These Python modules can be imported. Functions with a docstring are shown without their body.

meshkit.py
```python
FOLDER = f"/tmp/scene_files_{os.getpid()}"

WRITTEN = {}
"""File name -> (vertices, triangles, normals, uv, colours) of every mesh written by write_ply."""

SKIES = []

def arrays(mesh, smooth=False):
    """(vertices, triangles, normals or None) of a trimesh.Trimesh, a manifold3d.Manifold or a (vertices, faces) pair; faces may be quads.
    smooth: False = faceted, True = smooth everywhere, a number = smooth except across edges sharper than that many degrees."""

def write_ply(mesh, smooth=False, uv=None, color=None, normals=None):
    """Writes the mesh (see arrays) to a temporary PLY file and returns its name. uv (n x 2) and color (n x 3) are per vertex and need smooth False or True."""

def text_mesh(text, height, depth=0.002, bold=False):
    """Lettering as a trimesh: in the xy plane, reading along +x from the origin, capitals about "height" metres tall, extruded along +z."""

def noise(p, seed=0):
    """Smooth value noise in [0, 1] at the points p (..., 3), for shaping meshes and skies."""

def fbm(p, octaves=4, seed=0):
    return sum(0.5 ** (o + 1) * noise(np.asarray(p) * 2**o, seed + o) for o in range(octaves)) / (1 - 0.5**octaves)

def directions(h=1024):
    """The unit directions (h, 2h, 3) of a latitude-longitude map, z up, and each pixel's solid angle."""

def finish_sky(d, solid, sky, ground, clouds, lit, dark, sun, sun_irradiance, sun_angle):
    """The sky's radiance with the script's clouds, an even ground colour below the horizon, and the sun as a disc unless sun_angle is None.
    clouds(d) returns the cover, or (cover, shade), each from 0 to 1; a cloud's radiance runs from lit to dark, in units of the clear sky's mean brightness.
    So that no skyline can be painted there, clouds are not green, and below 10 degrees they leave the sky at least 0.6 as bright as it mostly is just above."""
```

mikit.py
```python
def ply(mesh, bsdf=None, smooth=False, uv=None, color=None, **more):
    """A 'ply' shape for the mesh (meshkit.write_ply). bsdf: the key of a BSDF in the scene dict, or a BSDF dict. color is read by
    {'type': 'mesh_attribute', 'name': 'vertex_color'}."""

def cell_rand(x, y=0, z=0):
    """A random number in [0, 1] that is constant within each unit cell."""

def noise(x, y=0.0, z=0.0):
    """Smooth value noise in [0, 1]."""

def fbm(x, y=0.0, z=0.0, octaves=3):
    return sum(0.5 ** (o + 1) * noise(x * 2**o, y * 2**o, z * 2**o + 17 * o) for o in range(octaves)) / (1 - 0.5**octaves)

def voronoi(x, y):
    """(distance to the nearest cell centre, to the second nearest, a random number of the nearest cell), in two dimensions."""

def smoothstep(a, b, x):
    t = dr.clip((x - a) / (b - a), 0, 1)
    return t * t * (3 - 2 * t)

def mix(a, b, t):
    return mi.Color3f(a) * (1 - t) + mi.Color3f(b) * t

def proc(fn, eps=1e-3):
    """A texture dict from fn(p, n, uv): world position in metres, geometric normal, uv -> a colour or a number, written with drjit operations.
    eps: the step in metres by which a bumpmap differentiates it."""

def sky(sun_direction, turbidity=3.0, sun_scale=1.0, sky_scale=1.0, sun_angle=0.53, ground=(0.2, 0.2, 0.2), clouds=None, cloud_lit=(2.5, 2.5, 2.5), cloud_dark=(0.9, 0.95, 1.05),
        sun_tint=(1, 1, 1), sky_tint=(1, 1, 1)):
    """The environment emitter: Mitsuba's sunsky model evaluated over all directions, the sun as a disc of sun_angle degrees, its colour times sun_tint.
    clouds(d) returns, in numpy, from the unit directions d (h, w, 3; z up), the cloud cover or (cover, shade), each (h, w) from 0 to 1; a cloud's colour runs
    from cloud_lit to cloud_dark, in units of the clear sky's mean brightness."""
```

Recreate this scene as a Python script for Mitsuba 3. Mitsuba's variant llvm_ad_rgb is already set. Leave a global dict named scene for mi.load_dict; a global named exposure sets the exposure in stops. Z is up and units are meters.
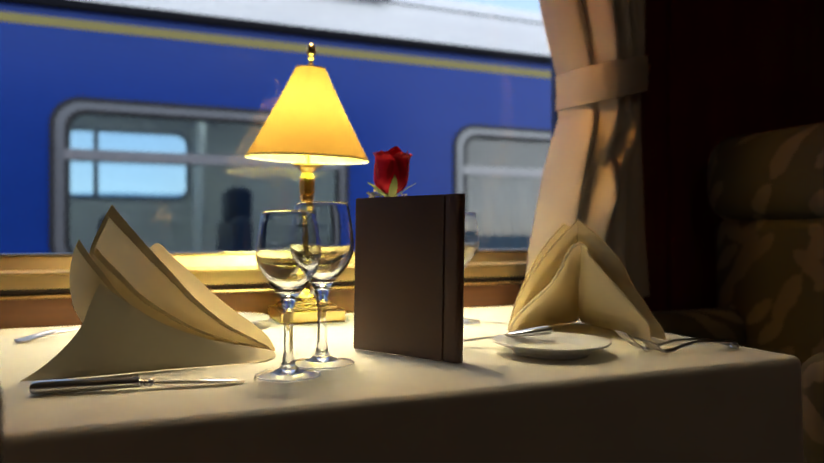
import math, random
import numpy as np
import trimesh
import manifold3d as m3
import shapely.geometry as sg
import drjit as dr
import mitsuba as mi
import mikit, meshkit

scene, labels = {'type': 'scene'}, {}
T = mi.ScalarTransform4f
rng = np.random.default_rng(7)
PI = math.pi

# ------------------------------------------------------------------ camera, sky, exposure
FOCAL = 680.0                                  # focal length in pixels of an 824-wide frame
YAW = math.atan(FOCAL / 1638.0)                # turned to the right of the window's normal
EYE = np.array([0.0, 0.0, 0.895])
PITCH = 3.5 / FOCAL
aim = EYE + np.array([math.sin(YAW), math.cos(YAW), math.tan(PITCH)])
scene['camera'] = {'type': 'thinlens', 'to_world': T().look_at(origin=EYE.tolist(), target=aim.tolist(), up=[0, 0, 1]),
                   'fov': 2 * math.degrees(math.atan(412 / FOCAL)), 'fov_axis': 'x',
                   'aperture_radius': 0.0046, 'focus_distance': 0.80, 'near_clip': 0.02, 'far_clip': 500.0}


def overcast(d):
    n = meshkit.fbm(d * 2.2 + 5.0, 4, 3)
    cover = np.clip(0.10 + 3.0 * (n - 0.46), 0.0, 0.9)
    return cover, np.clip(0.55 - 0.5 * n, 0, 1)


SKY = 10.0
BULB = 470.0
UNSEEN_PENDANT = 48.0
UNSEEN_DOME = 10.0
exposure = 0.0
scene['sky'] = mikit.sky((0.45, -0.55, 0.75), turbidity=3.0, sun_scale=0.0, sky_scale=SKY, clouds=overcast,
                         cloud_lit=(2.2, 2.1, 1.95), cloud_dark=(1.1, 1.08, 1.03), sky_tint=(1.2, 1.0, 0.82), ground=(0.25, 0.25, 0.25))

# ------------------------------------------------------------------ materials
def rgb(*c): return {'type': 'rgb', 'value': list(c)}


def pr(key, color, rough=0.5, metal=0.0, two=True, **k):
    b = {'type': 'principled', 'base_color': color if isinstance(color, dict) else rgb(*color), 'roughness': rough, 'metallic': metal, **k}
    scene[key] = {'type': 'twosided', 'bsdf': b} if two else b


def thin(key, color, diff, rough=0.8, **k):
    scene[key] = {'type': 'principledthin', 'base_color': color if isinstance(color, dict) else rgb(*color), 'roughness': rough, 'diff_trans': diff, 'spec_trans': 0.0, **k}


def linen_tex(p, n, uv):
    a = mikit.fbm(p.x * 30, p.y * 30, p.z * 30)
    return mikit.mix((0.76, 0.715, 0.60), (0.82, 0.78, 0.67), a)


def wood_tex(p, n, uv):
    g = mikit.fbm(p.x * 4.0, p.y * 30.0, p.z * 45.0)
    h = mikit.noise(p.x * 2.0 + 7, p.y * 60.0, p.z * 140.0)
    return mikit.mix((0.17, 0.083, 0.038), (0.29, 0.152, 0.072), 0.7 * g + 0.3 * h)


def mahogany_tex(p, n, uv):
    g = mikit.fbm(p.x * 26.0, p.y * 26.0, p.z * 2.5)
    return mikit.mix((0.085, 0.013, 0.009), (0.14, 0.023, 0.015), g)


def floral_tex(p, n, uv):
    a, b = p.y * 9.0 + p.x * 6.0, p.z * 8.0
    out = mi.Float(0)
    for k, (sc, th) in enumerate(((1.0, 0.6), (1.25, -0.7), (0.9, 2.2))):
        u = (a * math.cos(th) + b * math.sin(th)) * sc + 3.1 * k
        v = (-a * math.sin(th) + b * math.cos(th)) * sc * 1.9 + 1.7 * k
        cu, cv = dr.floor(u), dr.floor(v)
        x, y = u - cu - 0.5, v - cv - 0.5
        keep = mikit.cell_rand(cu, cv, 11 + k) > 0.60
        wob = 0.30 * dr.sqrt(dr.maximum(0.0, 1 - dr.square(x * 2.2))) * (0.8 + 0.4 * mikit.noise(u * 9, v * 9, 4.0))
        leaf = mikit.smoothstep(0.06, -0.02, dr.abs(y) - wob)
        out = dr.maximum(out, dr.select(keep, leaf, 0.0))
    return mikit.mix((0.066, 0.072, 0.052), (0.170, 0.155, 0.120), out * 0.8)


def leather_tex(p, n, uv):
    return mikit.mix((0.050, 0.028, 0.019), (0.066, 0.037, 0.026), mikit.noise(p.x * 700, p.y * 700, p.z * 700))


def leather_bump(p, n, uv):
    return mikit.noise(p.x * 900, p.y * 900, p.z * 900) * 0.00012


def livery_tex(p, n, uv):
    a = mikit.fbm(p.x * 0.8, p.z * 3.0, 2.0)
    return mikit.mix((0.011, 0.052, 0.33), (0.015, 0.064, 0.40), a)


def roof_tex(p, n, uv):
    a = mikit.fbm(p.x * 1.2, p.y * 4.0, p.z * 4.0)
    return mikit.mix((0.74, 0.75, 0.77), (0.86, 0.87, 0.88), a)


def gravel_tex(p, n, uv):
    a, b, r = mikit.voronoi(p.x * 18, p.y * 18)
    return mikit.mix((0.16, 0.15, 0.14), (0.32, 0.31, 0.29), r)


pr('tablecloth_linen', mikit.proc(linen_tex), 0.85, sheen=0.3)
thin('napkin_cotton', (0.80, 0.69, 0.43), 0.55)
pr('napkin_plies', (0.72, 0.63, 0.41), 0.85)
pr('napkin_cotton_edge', (0.80, 0.69, 0.45), 0.85)
pr('napkin_hem_shaded', (0.62, 0.50, 0.28), 0.85)  # doubled cloth passes less light; that shade is put into this colour
thin('shade_silk', (0.98, 0.53, 0.10), 0.037, 0.8)
pr('shade_trim', (0.72, 0.50, 0.22), 0.7)
pr('brass', (0.90, 0.58, 0.23), 0.22, 1.0)
pr('brass_dark', (0.62, 0.36, 0.10), 0.30, 1.0)
pr('gilt_rail', (0.78, 0.56, 0.24), 0.46, 0.7)
pr('gilt_frame', (0.55, 0.41, 0.18), 0.45, 0.5)
pr('dark_gap', (0.02, 0.016, 0.012), 0.6)
pr('wainscot_wood', mikit.proc(wood_tex), 0.35)
pr('mahogany', mikit.proc(mahogany_tex), 0.30)
pr('ceiling_cream', (0.40, 0.36, 0.28), 0.7)
pr('carpet', (0.06, 0.025, 0.02), 0.95)
pr('curtain_satin', (0.58, 0.52, 0.43), 0.45, sheen=0.4)
pr('floral_upholstery', mikit.proc(floral_tex), 0.9)
pr('dark_wood', (0.05, 0.02, 0.012), 0.35)
scene['menu_leather'] = {'type': 'twosided', 'bsdf': {'type': 'bumpmap', 'arbitrary': mikit.proc(leather_bump, 2e-4), 'scale': 1.0,
                         'bsdf': {'type': 'principled', 'base_color': mikit.proc(leather_tex), 'roughness': 0.42, 'specular': 0.5}}}
pr('menu_paper', (0.80, 0.76, 0.66), 0.8)
pr('china', (0.84, 0.82, 0.77), 0.10, clearcoat=0.6)
pr('silver', (0.80, 0.78, 0.74), 0.17, 1.0)
pr('steel', (0.70, 0.70, 0.70), 0.14, 1.0)
scene['crystal'] = {'type': 'dielectric', 'int_ior': 1.52, 'ext_ior': 1.0}
scene['window_glass'] = {'type': 'thindielectric', 'int_ior': 1.55}
scene['foot_glass'] = {'type': 'thindielectric', 'int_ior': 1.6}
scene['bulb_glass'] = {'type': 'diffuse', 'reflectance': rgb(0.8, 0.8, 0.8)}
pr('rose_red', (0.64, 0.005, 0.030), 0.6, specular=0.25)
pr('rose_red_deep', (0.40, 0.003, 0.014), 0.6, specular=0.25)
pr('leaf_green', (0.16, 0.26, 0.07), 0.55)
pr('sepal_green', (0.30, 0.40, 0.13), 0.55)
pr('sprig_cream', (0.58, 0.56, 0.42), 0.8)
pr('livery_blue', mikit.proc(livery_tex), 0.3, specular=0.3)
pr('livery_yellow', (0.37, 0.31, 0.085), 0.5)
pr('livery_black', (0.010, 0.011, 0.016), 0.8, specular=0.1)
pr('roof_white', mikit.proc(roof_tex), 0.5)
pr('roof_line', (0.16, 0.17, 0.19), 0.6)
pr('train_aluminium', (0.30, 0.31, 0.33), 0.35, 0.4)
pr('train_rubber', (0.030, 0.032, 0.035), 0.6)
pr('train_bar', (0.42, 0.42, 0.44), 0.35, 0.3)
pr('train_lining', (0.70, 0.70, 0.66), 0.7)
pr('train_seat_cloth', (0.10, 0.11, 0.12), 0.9)
pr('train_blind', (0.27, 0.30, 0.31), 0.8)
pr('train_dark_panel', (0.09, 0.085, 0.08), 0.8)
scene['train_glass'] = {'type': 'thindielectric', 'int_ior': 1.6, 'specular_transmittance': rgb(0.30, 0.47, 0.60)}
pr('ballast', mikit.proc(gravel_tex), 0.95)
pr('car_outside', (0.015, 0.03, 0.13), 0.4)

# ------------------------------------------------------------------ helpers
def put(key, mesh, mat, smooth=30, **kw):
    assert key not in scene, key
    scene[key] = mikit.ply(mesh, mat, smooth=smooth, **kw)
    return key


def tag(key, label=None, cat=None, group=None, kind=None):
    labels[key] = {k: v for k, v in (('label', label), ('category', cat), ('group', group), ('kind', kind)) if v}


def num(base, i): return base if i == 0 else f'{base}_{i:03d}'


def cat(ms): return trimesh.util.concatenate([x if isinstance(x, trimesh.Trimesh) else tm(x) for x in ms])


def tm(m):
    q = m.to_mesh()
    return trimesh.Trimesh(np.array(q.vert_properties[:, :3]), np.array(q.tri_verts), process=False)


def box(x0, x1, y0, y1, z0, z1):
    b = trimesh.creation.box((x1 - x0, y1 - y0, z1 - z0))
    b.apply_translation(((x0 + x1) / 2, (y0 + y1) / 2, (z0 + z1) / 2))
    return b


def rbox(x0, x1, y0, y1, z0, z1, r=0.01, seg=12):
    r = min(r, 0.499 * min(x1 - x0, y1 - y0, z1 - z0))
    s = m3.Manifold.sphere(r, seg)
    return tm(m3.Manifold.batch_hull([s.translate((x, y, z)) for x in (x0 + r, x1 - r) for y in (y0 + r, y1 - r) for z in (z0 + r, z1 - r)]))


def spline(pts, n):
    """n points along a smooth curve through pts, evenly spaced in length."""
    p = np.asarray(pts, float)
    from scipy.interpolate import PchipInterpolator
    d = np.r_[0, np.cumsum(np.linalg.norm(np.diff(p, axis=0), axis=1))]
    return PchipInterpolator(d, p, axis=0)(np.linspace(0, d[-1], n))


def lathe(profile, n=64):
    """Solid of revolution about z; the profile (r, z) runs from axis to axis."""
    p = np.asarray(profile, float)
    a = np.arange(n) * 2 * PI / n
    ring = np.stack([np.cos(a), np.sin(a)], 1)
    v, rows = [], []
    for r, z in p:
        if r < 1e-7:
            rows.append([len(v)] * n)
            v.append((0, 0, z))
        else:
            rows.append(list(range(len(v), len(v) + n)))
            v += [(r * x, r * y, z) for x, y in ring]
    f = []
    for i in range(len(rows) - 1):
        A, B = rows[i], rows[i + 1]
        for j in range(n):
            k = (j + 1) % n
            if A[j] != A[k]: f.append((A[j], A[k], B[k]))
            if B[j] != B[k]: f.append((A[j], B[k], B[j]))
    m = trimesh.Trimesh(np.array(v), np.array(f), process=False)
    if m.volume < 0: m.invert()
    return m


def dense(profile, n):
    return spline(np.c_[np.asarray(profile, float), np.zeros(len(profile))], n)[:, :2]


def grid(P, flip=False):
    """Sheet through a (rows, cols, 3) array of points."""
    P = np.asarray(P, float)
    a, b = P.shape[:2]
    i = np.arange(a * b).reshape(a, b)
    q = np.stack([i[:-1, :-1], i[1:, :-1], i[1:, 1:], i[:-1, 1:]], -1).reshape(-1, 4)
    f = np.vstack([q[:, [0, 1, 2]], q[:, [0, 2, 3]]])
    if flip: f = f[:, ::-1]
    return trimesh.Trimesh(P.reshape(-1, 3), f, process=False)


def tube(path, radius, n=10, flat=1.0, side=None):
    """Swept ellipse along path; radius may vary; flat scales the half-width along the second axis."""
    p = np.asarray(path, float)
    r = np.broadcast_to(np.asarray(radius, float), (len(p),))
    t = np.gradient(p, axis=0)
    t /= np.linalg.norm(t, axis=1, keepdims=True)
    up = np.array([0, 0, 1.0]) if side is None else np.asarray(side, float)
    u = np.cross(t, up)
    bad = np.linalg.norm(u, axis=1) < 1e-4
    u[bad] = np.cross(t[bad], [1.0, 0.1, 0])
    u /= np.linalg.norm(u, axis=1, keepdims=True)
    w = np.cross(u, t)
    a = np.arange(n) * 2 * PI / n
    fl = np.broadcast_to(np.asarray(flat, float), (len(p),))
    V = p[:, None] + r[:, None, None] * (np.cos(a)[None, :, None] * u[:, None] + fl[:, None, None] * np.sin(a)[None, :, None] * w[:, None])
    v = np.vstack([V.reshape(-1, 3), p[:1], p[-1:]])
    f = []
    m = len(p)
    for i in range(m - 1):
        for j in range(n):
            k = (j + 1) % n
            f += [(i * n + j, i * n + k, (i + 1) * n + k), (i * n + j, (i + 1) * n + k, (i + 1) * n + j)]
    for j in range(n):
        k = (j + 1) % n
        f += [(m * n, k, j), (m * n + 1, (m - 1) * n + j, (m - 1) * n + k)]
    out = trimesh.Trimesh(v, np.array(f), process=False)
    if out.volume < 0: out.invert()
    return out


def rrect(x0, x1, z0, z1, r):
    return sg.box(x0 + r, z0 + r, x1 - r, z1 - r).buffer(r, 12)


def wall_extrude(poly, y0, y1):
    """A polygon in (x, z) made into a slab between y0 and y1."""
    polys = getattr(poly, 'geoms', [poly])
    ms = [trimesh.creation.extrude_polygon(g, y1 - y0, engine='earcut') for g in polys]
    m = cat(ms)
    v = m.vertices
    m.vertices = np.c_[v[:, 0], y1 - v[:, 2], v[:, 1]]
    if m.volume < 0: m.invert()
    return m


def xform(m, loc=(0, 0, 0), rotz=0.0, scale=(1, 1, 1)):
    m = m.copy()
    v = m.vertices * np.asarray(scale, float)
    c, s = math.cos(rotz), math.sin(rotz)
    m.vertices = np.c_[v[:, 0] * c - v[:, 1] * s, v[:, 0] * s + v[:, 1] * c, v[:, 2]] + np.asarray(loc, float)
    return m


# ------------------------------------------------------------------ the dining car
Y_WALL, Y_PANE = 1.325, 1.372
X0, X1, YB, H = -2.3, 2.6, -1.45, 2.25
WX0, WX1, WZ0, WZ1 = -0.95, 1.002, 0.855, 1.62
struct = lambda k, m, mat, smooth=30: (put(k, m, mat, smooth), tag(k, kind='structure'))
struct('floor', box(X0, X1, YB, Y_WALL + 0.12, -0.08, 0), 'carpet')
struct('ceiling', box(X0, X1, YB, Y_WALL + 0.12, H, H + 0.08), 'ceiling_cream')
front = sg.box(X0, 0, X1, H).difference(sg.box(WX0, WZ0 - 0.06, WX1, WZ1))
struct('wall_window', wall_extrude(front, Y_WALL, Y_WALL + 0.12), 'mahogany')
struct('wall_left', box(X0 - 0.08, X0, YB, Y_WALL + 0.12, 0, H), 'mahogany')
struct('wall_right', box(X1, X1 + 0.08, YB, Y_WALL + 0.12, 0, H), 'mahogany')
struct('unseen_wall_back', box(X0, X1, YB - 0.1, YB, 0, H), 'mahogany')  # out of view, left windowless so no daylight reaches the cloth front
# brown wood panelling under the window, board by board
put('wall_window__panel', box(-0.99, 0.30, Y_WALL - 0.008, Y_WALL, 0.10, 0.786), 'wainscot_wood')
put('wall_window__panel_001', box(0.303, 1.02, Y_WALL - 0.008, Y_WALL, 0.10, 0.786), 'wainscot_wood')
put('wall_window__stile', box(1.03, 1.20, Y_WALL - 0.012, Y_WALL, 0.10, 2.10), 'mahogany')
put('wall_window__stile_001', box(1.24, 2.2, Y_WALL - 0.012, Y_WALL, 0.10, 2.10), 'mahogany')
# window: frame, pane
fr = sg.box(WX0, WZ0 - 0.03, WX1, WZ1).difference(rrect(WX0 + 0.02, WX1 - 0.012, WZ0 + 0.006, WZ1 - 0.03, 0.004))
put('window_1__frame', wall_extrude(fr, Y_PANE - 0.012, Y_PANE + 0.02), 'gilt_frame')
put('window_1__glazing_bead', tube(spline([(WX0 + 0.02, Y_PANE - 0.013, WZ0 + 0.005), (WX1 - 0.012, Y_PANE - 0.013, WZ0 + 0.005)], 4), 0.0028, 8), 'steel')
put('window_1__side_bead', box(WX1 - 0.026, WX1 - 0.001, Y_PANE - 0.03, Y_PANE - 0.013, WZ0 + 0.01, WZ1 - 0.002), 'dark_gap')
pane = trimesh.Trimesh([(WX0 + 0.02, Y_PANE, WZ0), (WX1 - 0.012, Y_PANE, WZ0), (WX1 - 0.012, Y_PANE, WZ1 - 0.03), (WX0 + 0.02, Y_PANE, WZ1 - 0.03)], [[0, 1, 2], [0, 2, 3]], process=False)
put('window_1__pane', pane, 'window_glass', False)
tag('window_1', kind='structure')
# the sill: sloping apron, bright rounded rail, dark groove, thin bead
def rail(key, prof, x0, x1, mat, smooth=35):
    """A profile in (y, z) run along x."""
    g = sg.Polygon(prof)
    m = trimesh.creation.extrude_polygon(g, x1 - x0, engine='earcut')
    v = m.vertices
    m.vertices = np.c_[x0 + v[:, 2], v[:, 0], v[:, 1]]
    if m.volume < 0: m.invert()
    put(key, m, mat, smooth)
    tag(key, kind='structure')


rail('trim_1', [(Y_PANE - 0.0125, 0.8575), (Y_PANE - 0.030, 0.8345), (Y_PANE - 0.030, 0.80), (Y_PANE - 0.0125, 0.80)], WX0, WX1, 'gilt_frame')
rail('trim_2', [(Y_WALL + 0.02, 0.8345), (Y_WALL - 0.012, 0.8335), (Y_WALL - 0.017, 0.831), (Y_WALL - 0.018, 0.8285), (Y_WALL - 0.014, 0.826), (Y_WALL - 0.014, 0.803), (Y_WALL + 0.016, 0.803)], -1.0, 1.025, 'gilt_rail')
rail('trim_3', [(Y_WALL + 0.0, 0.8025), (Y_WALL - 0.004, 0.8025), (Y_WALL - 0.004, 0.792), (Y_WALL, 0.792)], -1.0, 1.025, 'dark_gap')
rail('trim_4', [(Y_WALL, 0.7915), (Y_WALL - 0.011, 0.7915), (Y_WALL - 0.013, 0.789), (Y_WALL - 0.011, 0.7865), (Y_WALL, 0.7865)], -1.0, 1.025, 'gilt_rail')
# ------------------------------------------------------------------ table and cloth
ZT = 0.74
TX0, TX1, TY0, TY1 = -0.43, 0.796, 0.606, 1.306


def cloth_mesh():
    n = 640
    cx, cy, r = (TX0 + TX1) / 2, (TY0 + TY1) / 2, 0.018
    ring = sg.box(TX0 + r, TY0 + r, TX1 - r, TY1 - r).buffer(r, 16).exterior
    L = ring.length
    s = np.arange(n) * L / n
    P = np.array([ring.interpolate(v).coords[0] for v in s])
    if sg.LinearRing(P).is_ccw is False: P = P[::-1]
    tan = np.roll(P, -1, 0) - np.roll(P, 1, 0)
    nor = np.c_[tan[:, 1], -tan[:, 0]]
    nor /= np.linalg.norm(nor, axis=1, keepdims=True)
    k = np.ones(9) / 9
    nor = np.stack([np.convolve(np.r_[nor[-4:, i], nor[:, i], nor[:4, i]], k, 'valid') for i in (0, 1)], 1)
    rings = []
    rr = 0.010
    for fr_ in np.r_[np.linspace(0.0, 0.9, 14), np.linspace(0.92, 1, 6)]:
        q = np.array([cx, cy]) + (P - nor * rr - [cx, cy]) * fr_
        bumps = meshkit.fbm(np.c_[q * 9.0, np.zeros(n)], 3, 5) - 0.5
        rings.append(np.c_[q, np.full(n, ZT) + 0.0005 * bumps])
    for a in np.linspace(0.2, PI / 2, 7):
        rings.append(np.c_[P - nor * rr * (1 - math.sin(a)), np.full(n, ZT - rr * (1 - math.cos(a)))])
    wall = P[:, 1] > TY1 - 0.002
    for d in np.r_[np.linspace(0.012, 0.10, 8), np.linspace(0.14, 0.56, 14)]:
        wave = np.sin(s * 2 * PI / L * 26 + 1.3 * np.sin(s * 5)) * 0.5 + 0.6 * (meshkit.noise(np.c_[s * 5, s * 0 + 3.0, s * 0], 4) - 0.3)
        off = 0.030 * (d / 0.56) ** 1.2 * (wave + 0.7)
        off = np.where(P[:, 1] > TY1 - 0.06, np.minimum(off, 0.0), off)
        rings.append(np.c_[P + nor * off[:, None], np.full(n, ZT - rr - d)])
    R = np.array(rings)
    R = np.concatenate([R, R[:, :1]], 1)
    return grid(R[1:], flip=False), R[1][:-1], (cx, cy)


cm, inner, cc = cloth_mesh()
cap = trimesh.Trimesh(np.vstack([inner, [[cc[0], cc[1], ZT]]]), [(i, (i + 1) % len(inner), len(inner)) for i in range(len(inner))], process=False)
cl = trimesh.util.concatenate([cm, cap])
cl.merge_vertices()
if cl.face_normals[cl.triangles_center[:, 2] > ZT - 0.002][:, 2].mean() < 0: cl.invert()
put('tablecloth', cl, 'tablecloth_linen', 40)
tag('tablecloth', 'cream linen tablecloth covering the dining table and hanging down its front', 'tablecloth')
put('dining_table__table_top', rbox(TX0 + 0.012, TX1 - 0.012, TY0 + 0.012, TY1 - 0.008, 0.708, ZT - 0.0015, 0.006), 'dark_wood')
for i, (x, y) in enumerate(((TX0 + 0.08, TY0 + 0.08), (TX1 - 0.08, TY0 + 0.08), (TX0 + 0.08, TY1 - 0.08), (TX1 - 0.08, TY1 - 0.08))):
    put(num('dining_table__leg', i), rbox(x - 0.025, x + 0.025, y - 0.025, y + 0.025, 0.0, 0.708, 0.006), 'dark_wood')
tag('dining_table', 'dining table under the cream tablecloth, standing against the window wall', 'table')
ZS = ZT + 0.0012

# ------------------------------------------------------------------ table lamp
LX, LY = 0.2995, 1.228
tilt = np.array((T().rotate([0.924, -0.383, 0], 2.0) @ T().rotate([0.383, 0.924, 0], 2.0)).matrix)[:3, :3]


def lamp_part(name, m, mat, smooth=35, lean=True):
    m = m.copy()
    if lean: m.vertices = (m.vertices - [0, 0, 0.19]) @ tilt.T + [0, 0, 0.19]
    m.apply_translation((LX, LY, ZS))
    put('table_lamp__' + name, m, mat, smooth)


h = 0.058
slab = rbox(-h, h, -h, h, 0, 0.020, 0.002)
tier = cat([rbox(-0.045, 0.045, -0.045, 0.045, 0.020, 0.028, 0.002), rbox(-0.036, 0.036, -0.036, 0.036, 0.028, 0.036, 0.002)])
lamp_part('base_slab', slab, 'brass', 30, False)
lamp_part('base_step', tier, 'brass', 30, False)
foot = lathe(dense([(0, 0.036), (0.033, 0.036), (0.034, 0.040), (0.028, 0.046), (0.016, 0.052), (0.0105, 0.060), (0.0092, 0.066), (0.0, 0.066)], 40), 48)
lamp_part('pole_foot', foot, 'brass', 40, False)


def fluted(r, z0, z1, nf, depth, n=96):
    a = np.arange(n) * 2 * PI / n
    rad = r - depth * (0.5 - 0.5 * np.cos(a * nf))
    c = np.stack([rad * np.cos(a), rad * np.sin(a)], 1)
    m = trimesh.creation.extrude_polygon(sg.Polygon(c), z1 - z0, engine='earcut')
    m.apply_translation((0, 0, z0))
    return m


lamp_part('column', fluted(0.0088, 0.064, 0.186, 10, 0.0016), 'brass_dark', 50, False)
lamp_part('knop', lathe(dense([(0, 0.184), (0.009, 0.184), (0.0125, 0.190), (0.0125, 0.194), (0.0085, 0.200), (0.0085, 0.203), (0.0105, 0.207), (0.0085, 0.212), (0, 0.212)], 40), 48), 'brass', 40)
lamp_part('collar', lathe([(0, 0.212), (0.0095, 0.212), (0.0105, 0.216), (0.0130, 0.218), (0.0130, 0.226), (0.0112, 0.228), (0, 0.228)], 48), 'brass', 30)
lamp_part('fluted_barrel', fluted(0.0140, 0.228, 0.254, 14, 0.0012), 'brass_dark', 50)
lamp_part('dome', lathe(dense([(0, 0.254), (0.0142, 0.254), (0.0138, 0.259), (0.0105, 0.264), (0.009, 0.268), (0, 0.268)], 30), 48), 'brass', 40)
lamp_part('drip_pan', lathe(dense([(0, 0.268), (0.009, 0.268), (0.014, 0.272), (0.018, 0.277), (0.027, 0.280), (0.0285, 0.2825), (0.0275, 0.2845), (0.015, 0.281), (0.006, 0.279), (0, 0.279)], 50), 48), 'brass', 40)
lamp_part('stem', lathe([(0, 0.279), (0.0035, 0.279), (0.0035, 0.305), (0.012, 0.308), (0.012, 0.332), (0, 0.332)], 24), 'brass', 30)
bulb = lathe(dense([(0, 0.331), (0.010, 0.332), (0.011, 0.336), (0.0185, 0.350), (0.0205, 0.364), (0.0180, 0.385), (0.0110, 0.404), (0.0040, 0.417), (0, 0.419)], 30), 32)
lamp_part('bulb', bulb, 'bulb_glass', True)
scene['table_lamp__bulb']['emitter'] = {'type': 'area', 'radiance': rgb(BULB, BULB * 0.80, BULB * 0.50)}
harp = [(0.011, 0, 0.312), (0.026, 0, 0.330), (0.032, 0, 0.370), (0.022, 0, 0.430), (0.0, 0, 0.4575)]
lamp_part('harp', cat([tube(spline([(sx * x, y, z) for x, y, z in harp], 20), 0.0011, 6) for sx in (1, -1)]), 'brass_dark', 40)
# shade: cone of fabric between two trimmed rings
ZB, ZU, RB, RU = 0.2925, 0.4580, 0.1120, 0.0270
a = np.linspace(0, 2 * PI, 97)
t = np.linspace(0, 1, 14)
rad = RB + (RU - RB) * t - 0.0016 * np.sin(PI * t)
S = np.stack([rad[:, None] * np.cos(a)[None], rad[:, None] * np.sin(a)[None], np.broadcast_to((ZB + (ZU - ZB) * t)[:, None], (14, 97))], -1)
lamp_part('shade', grid(S), 'shade_silk', True)


def ring(r, z, r2, hh):
    m = lathe([(r - r2, z - hh), (r + r2, z - hh), (r + r2, z + hh), (r - r2, z + hh), (r - r2, z - hh)], 96)
    if m.volume < 0: m.invert()
    return m


lamp_part('shade_trim', ring(RB, ZB + 0.0012, 0.0009, 0.0018), 'shade_trim', 30)
lamp_part('shade_trim_001', ring(RU, ZU - 0.001, 0.0009, 0.0018), 'shade_trim', 30)
spid = cat([tube([(0, 0, 0.4585), (RU * math.cos(w), RU * math.sin(w), 0.4575)], 0.0009, 6) for w in (0.3, 0.3 + 2.094, 0.3 + 4.189)])
lamp_part('shade_spider', spid, 'brass_dark', 30)
lamp_part('finial', lathe(dense([(0, 0.4585), (0.0095, 0.4585), (0.009, 0.462), (0.0045, 0.465), (0.0038, 0.472), (0.0068, 0.476), (0.0052, 0.479), (0.0084, 0.484), (0.0095, 0.491), (0.0072, 0.499), (0.0024, 0.504), (0, 0.505)], 50), 32), 'brass', 40)
tag('table_lamp', 'lit brass table lamp with a yellow cone shade, standing by the window', 'lamp')
for k, l in (('bulb', 'glowing bulb inside the shade'), ('shade', 'yellow cone shade glowing from within'), ('finial', 'acorn shaped brass finial on top')): tag('table_lamp__' + k, l)

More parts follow.
